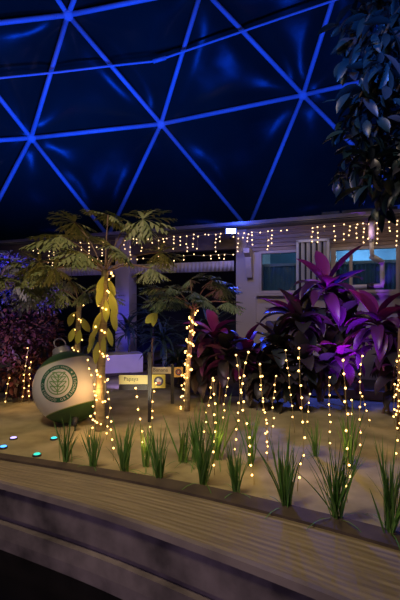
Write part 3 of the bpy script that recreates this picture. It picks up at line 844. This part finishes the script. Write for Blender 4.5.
for path in [[(455,40,5.6),(420,5,5.4),(390,-8,5.2),(366,22,5.1),(356,60,5.0)],
             [(455,60,5.6),(425,40,5.3),(398,30,5.1),(374,60,5.0),(358,105,5.0),(352,140,5.0)],
             [(455,80,5.6),(430,70,5.2),(405,80,5.0),(384,115,4.9),(370,150,4.9),(362,185,4.9)],
             [(455,110,5.6),(430,105,5.2),(408,125,5.0),(396,165,4.9),(388,205,4.9)],
             [(455,120,5.6),(425,90,5.4),(395,70,5.3),(372,92,5.3),(345,128,5.2)],
             [(455,150,5.6),(425,140,5.0),(404,160,4.8),(398,190,4.8)],
             [(455,0,5.6),(425,-15,5.3),(395,15,5.0),(380,50,4.8),(376,95,4.8)],
             [(455,-20,5.6),(425,-40,5.5),(400,-10,5.5),(368,0,5.5),(350,25,5.5)],
             [(455,90,5.7),(420,100,5.6),(385,140,5.6),(358,160,5.5),(346,178,5.5)]]:
    branch(path)

# grass clumps
ORD = 'first second third fourth fifth sixth seventh eighth ninth tenth eleventh twelfth thirteenth fourteenth fifteenth sixteenth seventeenth eighteenth nineteenth twentieth'.split()
ORD += ['twenty-'+w_ for w_ in ORD[:9]]+['thirtieth']
def clump(x, y, h, n, label):
    p = gp(x, y); H = h/F*p.y
    p.z = sand_z(p.x, p.y)*.5
    t = thing('grass_clump', label, 'grass clump', p, 'grass clumps along the sand edge')
    mb = MB()
    for i in range(n):
        az = rnd.uniform(0, 2*PI); tilt = abs(rnd.gauss(0,.15))+.02
        d_ = V((math.cos(az)*tilt, math.sin(az)*tilt, 1))
        q = p+V((rnd.gauss(0,.018), rnd.gauss(0,.014), -.02))
        l = H*rnd.uniform(.55,1.12)
        mb.leaf(q, d_, l, rnd.uniform(.009,.016)*(H/.42)**.5, droop=rnd.uniform(.0,.6), fold=.25, seg=6, peak=.35, up=V((rnd.uniform(-1,1), rnd.uniform(-1,1), .2)))
    for i in range(3):
        az = rnd.uniform(0, 2*PI)
        mb.leaf(p, V((math.cos(az), math.sin(az), .9)), H*.6, .009, droop=1.6, fold=.2, seg=6, peak=.35)
    mb.build('blades', M['grass'], t)
front = [(66,462,45,26),(93,468,46,30),(124,472,56,34),(158,480,60,34),(203,485,72,40),(236,494,62,32),(286,508,82,40),(336,520,92,44),(390,535,100,46)]
backg = [(146,467,44,18),(183,462,52,20),(196,462,60,26),(218,460,70,24),(250,466,60,22),(316,456,38,24),(349,470,68,24)]
for i, (x, y, h, n) in enumerate(front):
    clump(x, y, h, n, f'green grass clump against the kerb, {ORD[i]} of the kerb row from the bauble end')
for i, (x, y, h, n) in enumerate(backg):
    clump(x, y, h, n, f'slimmer grass clump on the sand behind the kerb row, {ORD[i]} from the bauble end')

# ============================================================ STRING LIGHTS
def bulb_mesh(r, m, seg=8, rings=6):
    o = MB().sphere((0,0,0), r, seg, rings); me = bpy.data.meshes.new('bulb'); me.from_pydata(o.v, [], o.f)
    me.materials.append(m); me.polygons.foreach_set('use_smooth', [True]*len(o.f)); return me
BN = bulb_mesh(.0092, M['bulb']); BT = bulb_mesh(.0115, M['bulb']); BE = bulb_mesh(.0135, M['bulb_eave'], 6, 4)
def bulb(me, p, parent):
    o = bpy.data.objects.new('bulb', me); COL.objects.link(o); o.location = p
    o.parent = parent; o.matrix_parent_inverse = parent.matrix_basis.inverted()
strands = [
 [(136,388),(138,404),(140.2,420),(141.5,433),(143,447),(144.4,462)],
 [(155.8,383),(152.6,395),(152,406),(151.3,418),(150.5,430)],
 [(228.7,378),(226,392),(224,405),(222.5,420)],
 [(212,378),(210,396),(207,409),(205.5,422),(204.5,436)],
 [(212.8,380),(214,396),(214.6,421),(214.6,438),(214,451),(214.6,471)],
 [(236.3,355),(239,374),(240,396),(238.5,411),(237.5,424),(234.5,452)],
 [(248.8,352),(245.5,363),(242.5,380),(242,398),(246,424),(249.5,446),(251,461),(254,480)],
 [(260.6,364),(261.5,384),(263,403),(265,412),(267.5,428),(267.5,456)],
 [(259,364),(260.5,380),(262.5,400),(265.5,422),(266.5,438),(267.6,458)],
 [(275.5,376),(274.5,390),(272.5,402),(273,418),(271,432)],
 [(285,350),(288,368),(290,390),(292.5,410),(294.5,428)],
 [(299.5,348),(299.7,374),(300.6,392),(302,406),(303,430),(303.5,456),(299,468),(297.6,487)],
 [(309.5,394),(308,410),(306.5,424)],
 [(329,377),(329.2,396),(329.5,420),(329,446)],
 [(342.6,360),(345,384),(346,402),(346.8,420),(347,440),(348,460),(347.4,478),(347,497)],
 [(352.3,400),(351.6,425),(350.5,448)],
 [(361.5,356),(360,386),(361,398),(359.6,412),(360.6,438),(360.6,450)],
 [(362.5,396),(366,409),(369.3,422)],
 [(394.5,384),(394.3,400),(393.3,412),(394.5,424),(397,432),(396.2,456)],
 [(399.8,350),(399.3,380),(399,408),(400,430)],
 [(87,360),(92,376),(94.5,392),(94,403),(94.5,414),(96,422),(90,431),(88,440)],
 [(112,421),(112,436),(113.5,456)],
 [(28.5,348),(25.5,366),(24,385),(22,401)],
 [(31,362),(29.5,378),(29,398)],
 [(9,378),(7,390),(5,402)],
 [(108,392),(110,405),(108,420),(106.5,436)],
]
strands.sort(key=lambda s_: s_[0][0])
for i, s_ in enumerate(strands):
    yb = max(s_[-1][1]+4, 404); dpt = F*EYE/(yb-300)
    foot = at(s_[-1][0], s_[-1][1], dpt)
    t = thing('fairy_light_strand', f'upright strand of warm white fairy lights on the sand, {ORD[i]} counted from the left', 'string light', (foot.x, foot.y, 0), 'upright fairy light strands')
    pts = [at(x, y, dpt+rnd.uniform(-.02,.02)) for x, y in s_]
    sm = catmull(pts, 8)
    MB().tube(sm+[V((sm[-1].x, sm[-1].y, -.02))], .0036, 5).build('wire', M['wire'], t)
    L_ = sum((sm[j+1]-sm[j]).length for j in range(len(sm)-1)); stepb = .105*rnd.uniform(.9,1.15); acc = 0; nxt = 0
    for j in range(len(sm)-1):
        sl_ = (sm[j+1]-sm[j]).length
        while nxt <= acc+sl_:
            f_ = (nxt-acc)/sl_
            bulb(BN, sm[j].lerp(sm[j+1], f_)+V((rnd.uniform(-.012,.012), rnd.uniform(-.02,.0), 0)), t); nxt += stepb*rnd.uniform(.7,1.3)
        acc += sl_
# trunk garlands
def garland(pts_px, dpt, rad, turns, nb, label, extra=()):
    pts = catmull([at(x, y, dpt) for x, y in pts_px], 20); n = len(pts)
    t = thing('fairy_light_garland', label, 'string light', pts[-1], 'fairy lights wound on papaya trunks')
    hx = []
    for i in range(n):
        a_ = 2*PI*turns*i/n; r_ = rad*(1+.35*math.sin(i*.9))
        hx.append(pts[i]+V((math.cos(a_)*r_, math.sin(a_)*r_, 0)))
    MB().tube(hx, .003, 5).build('wire', M['wire'], t)
    for k_ in range(nb):
        q = hx[min(n-1, int(k_/nb*n))]
        bulb(BT, q+V((rnd.uniform(-.02,.02), -.012, rnd.uniform(-.02,.02))), t)
garland([(106,274),(104,320),(101,370),(99,424)], D1, .068, 7, 64, 'fairy lights wound round the yellow-leaved papaya trunk')
garland([(193,312),(190,345),(187,380),(185,412)], D2, .05, 9, 84, 'fairy lights wound round the slender papaya trunk')
garland([(79,304),(78,330),(77,352)], D3, .06, 3, 22, 'fairy lights wound round the papaya trunk behind the bauble')
sk = gp(398,430); tag(MB().tube([(sk.x,sk.y,-.05),(sk.x+.02,sk.y,1.25)], .02, 8).build('light_stake', M['cane']), 'brown stake wound with fairy lights at the right edge of the bed', 'stake')
garland([(398,424),(398,390),(398,350)], sk.y, .03, 3, 14, 'fairy lights wound up a stake at the right edge of the bed')
# icicle lights under the eave
def icicles(x0, x1, n, z, label, step=.15, lens=(1,4), bend=0):
    u0, u1 = fac(x0,300,n)[0], fac(x1,300,n)[0]
    t = thing('icicle_lights', label, 'string light', bl(u0,n,z), 'icicle lights on the cabin eave')
    u = u0; top = []; w_ = MB(); cnt = 0
    while u < u1 and cnt < 97:
        p = bl(u, n, z+rnd.uniform(-.02,.02)); top.append(p)
        k_ = rnd.randint(*lens)
        if k_:
            w_.tube([p, p+V((0,0,-.09*k_))], .003, 4)
        for j in range(k_+1):
            if cnt < 98 and rnd.random() < .9: bulb(BE, p+V((rnd.uniform(-.015,.015), -.02, -.09*j+rnd.uniform(-.02,.02))), t); cnt += 1
        u += step*rnd.uniform(.6,1.5)
    if len(top) > 1: w_.tube(top, .004, 4)
    w_.build('wire', M['wire'], t)
icicles(34, 128, 8.62, 3.02, 'icicle lights under the veranda eave, from the shrub to the pillar', .2, (0,4))
icicles(130, 236, 8.62, 3.02, 'icicle lights under the veranda eave, from the pillar to the cabin corner', .13, (0,4))
icicles(238, 293, 8.62, 3.0, 'icicle lights under the eave between the cabin corner and the shutter', .13, (0,4))
icicles(312, 402, 8.62, 3.02, 'icicle lights under the eave above the downpipe window', .14, (1,5))
icicles(48, 236, 8.88, 2.60, 'low row of lights along the corrugated strip of the veranda', .17, (0,1))

# ================================================================= LIGHTING
def lamp(kind, name, loc, energy, col, target=None, size=.2, spot=None, blend=.6):
    l = bpy.data.lights.new(name, kind); l.energy = energy; l.color = col
    o = bpy.data.objects.new(name, l); COL.objects.link(o); o.location = loc
    if kind == 'SPOT': l.spot_size = math.radians(spot); l.spot_blend = blend; l.shadow_soft_size = size
    elif kind == 'AREA': l.size = size
    else: l.shadow_soft_size = size
    if target is not None: o.rotation_euler = (V(target)-V(loc)).to_track_quat('-Z', 'Y').to_euler()
    return o
BLUE = (.003, .062, 1)
for u, tx, ty, tz, e in ((-8.5, -7, 15, 13, 1900), (-3.5, -1, 15, 13, 1450), (.5, 5, 15, 12, 1500)):
    lamp('SPOT', 'dome_flood', bl(u, 10.2, ZE+.5), e, BLUE, (tx, ty, tz), .3, 130, .8)
p = fp(231,231,8.2)
lamp('POINT', 'eave_flood', p+V((0,-.12,.12)), 30, (.03,.1,1), None, .08)
lamp('SPOT', 'eave_flood', p+V((.05,-.15,0)), 420, (.02,.07,1), at(330,300,6.5), .08, 75)
lamp('SPOT', 'dome_flood', (-.8,2.2,5.2), 330, (.08,.07,1), at(325,305,6.4), .05, 26, .5)
lamp('SPOT', 'dome_flood', (-.8,2.2,5.2), 70, (.25,.15,1), at(215,400,7.0), .05, 30, 1)
q = gp(137,445); lamp('SPOT', 'sign_fill', q+V((0,0,.08)), 34, (1,.85,.6), at(142,380,5.7), .04, 36)  # unseen lamp added to brighten the sign plates
lamp('SPOT', 'garden_spot', gp(150,390)+V((0,0,.1)), 30, (.08,.12,1), at(150,325,8.8), .05, 80)
# cabin interior
lamp('POINT', 'cabin_lamp', bl(-.9, 11.0, 2.6), 46, (.42,.70,1), None, .3)
lamp('POINT', 'cabin_lamp', bl(.5, 11.0, 2.6), 46, (.42,.70,1), None, .3)
# warm venue lamp high in the dome, added fill lamps, and violet garden spots
lamp('SPOT', 'venue_fill_lamp', (-2.5, 1.5, 7.5), 760, (1,.78,.46), (-.6,5.2,0), .7, 78, .9)
lamp('POINT', 'strand_glow', at(140,396,5.3), 1.6, (1,.7,.3), None, .05)
lamp('POINT', 'strand_glow', at(168,385,6.2), 1.2, (1,.7,.35), None, .05)
lamp('POINT', 'trunk_glow', at(94,392,5.1), 3.6, (1,.52,.18), None, .05)
lamp('POINT', 'trunk_glow', at(100,300,4.9), 2.0, (1,.6,.22), None, .05)
lamp('POINT', 'trunk_glow', at(185,370,6.25), 2.0, (1,.6,.22), None, .05)
for x, y in ((215,440),(250,455),(300,455),(346,455),(394,430),(142,445)):
    q = gp(x, y+25); lamp('POINT', 'strand_glow', q+V((.03,.05,.25)), .6, (1,.58,.2), None, .06)
lamp('SPOT', 'venue_fill_lamp', (-2.2, -1.2, 1.1), 110, (.75,.52,.85), (-.7,3.0,-.4), .4, 70, .9)  # unseen low lamp added over the canal to light the wall face
lamp('SPOT', 'venue_fill_lamp', (-1.0, 1.0, 7.5), 330, (.95,.75,.75), (2.0,7.5,0), .7, 62, .9)  # unseen overhead lamp added as fill for the cabin side
for u in (-9.5, -7.2, -5.0): lamp('POINT', 'icicle_glow', bl(u, 8.5, 2.8), .9, (1,.72,.5), None, .15)
for u in (-2.7, -1.6, -.5, .4): lamp('POINT', 'icicle_glow', bl(u, 8.45, 2.85), 2.2, (1,.74,.55), None, .15)
lamp('SPOT', 'garden_spot', gp(352,460)+V((0,0,.12)), 900, (.3,.05,1), at(344,332,6.2), .05, 30)
lamp('SPOT', 'garden_spot', gp(330,440)+V((0,0,.12)), 22, (.8,.1,.8), at(322,280,6.6), .05, 45)
lamp('SPOT', 'garden_spot', gp(220,420)+V((0,0,.1)), 18, (1,.12,.5), at(218,335,6.7), .05, 70)
lamp('SPOT', 'garden_spot', gp(130,392)+V((0,0,.25)), 60, (.36,.25,1), at(118,352,8.8), .05, 110)
lamp('SPOT', 'garden_spot', gp(-25,440)+V((0,0,.1)), 230, (.5,.35,1), at(14,285,7.6), .05, 44)
lamp('SPOT', 'garden_spot', (-4.6,4.6,4.2), 1500, (.03,.035,1), at(16,275,7.6), .05, 30)
lamp('POINT', 'strand_glow', at(18,382,6.35), 2.2, (1,.5,.2), None, .05)
lamp('SPOT', 'garden_spot', gp(375,425)+V((0,0,.1)), 20, (.7,.1,1), at(380,318,6.0), .05, 60)
lamp('SPOT', 'tree_spot', (1.2, 3.2, 4.4), 210, (.04,.20,1), at(372,80,5.2), .1, 58)

wd = bpy.data.worlds.new('night'); scene.world = wd; wd.use_nodes = True
bg = wd.node_tree.nodes['Background']; bg.inputs[0].default_value = (.05,.06,.17,1); bg.inputs[1].default_value = .2
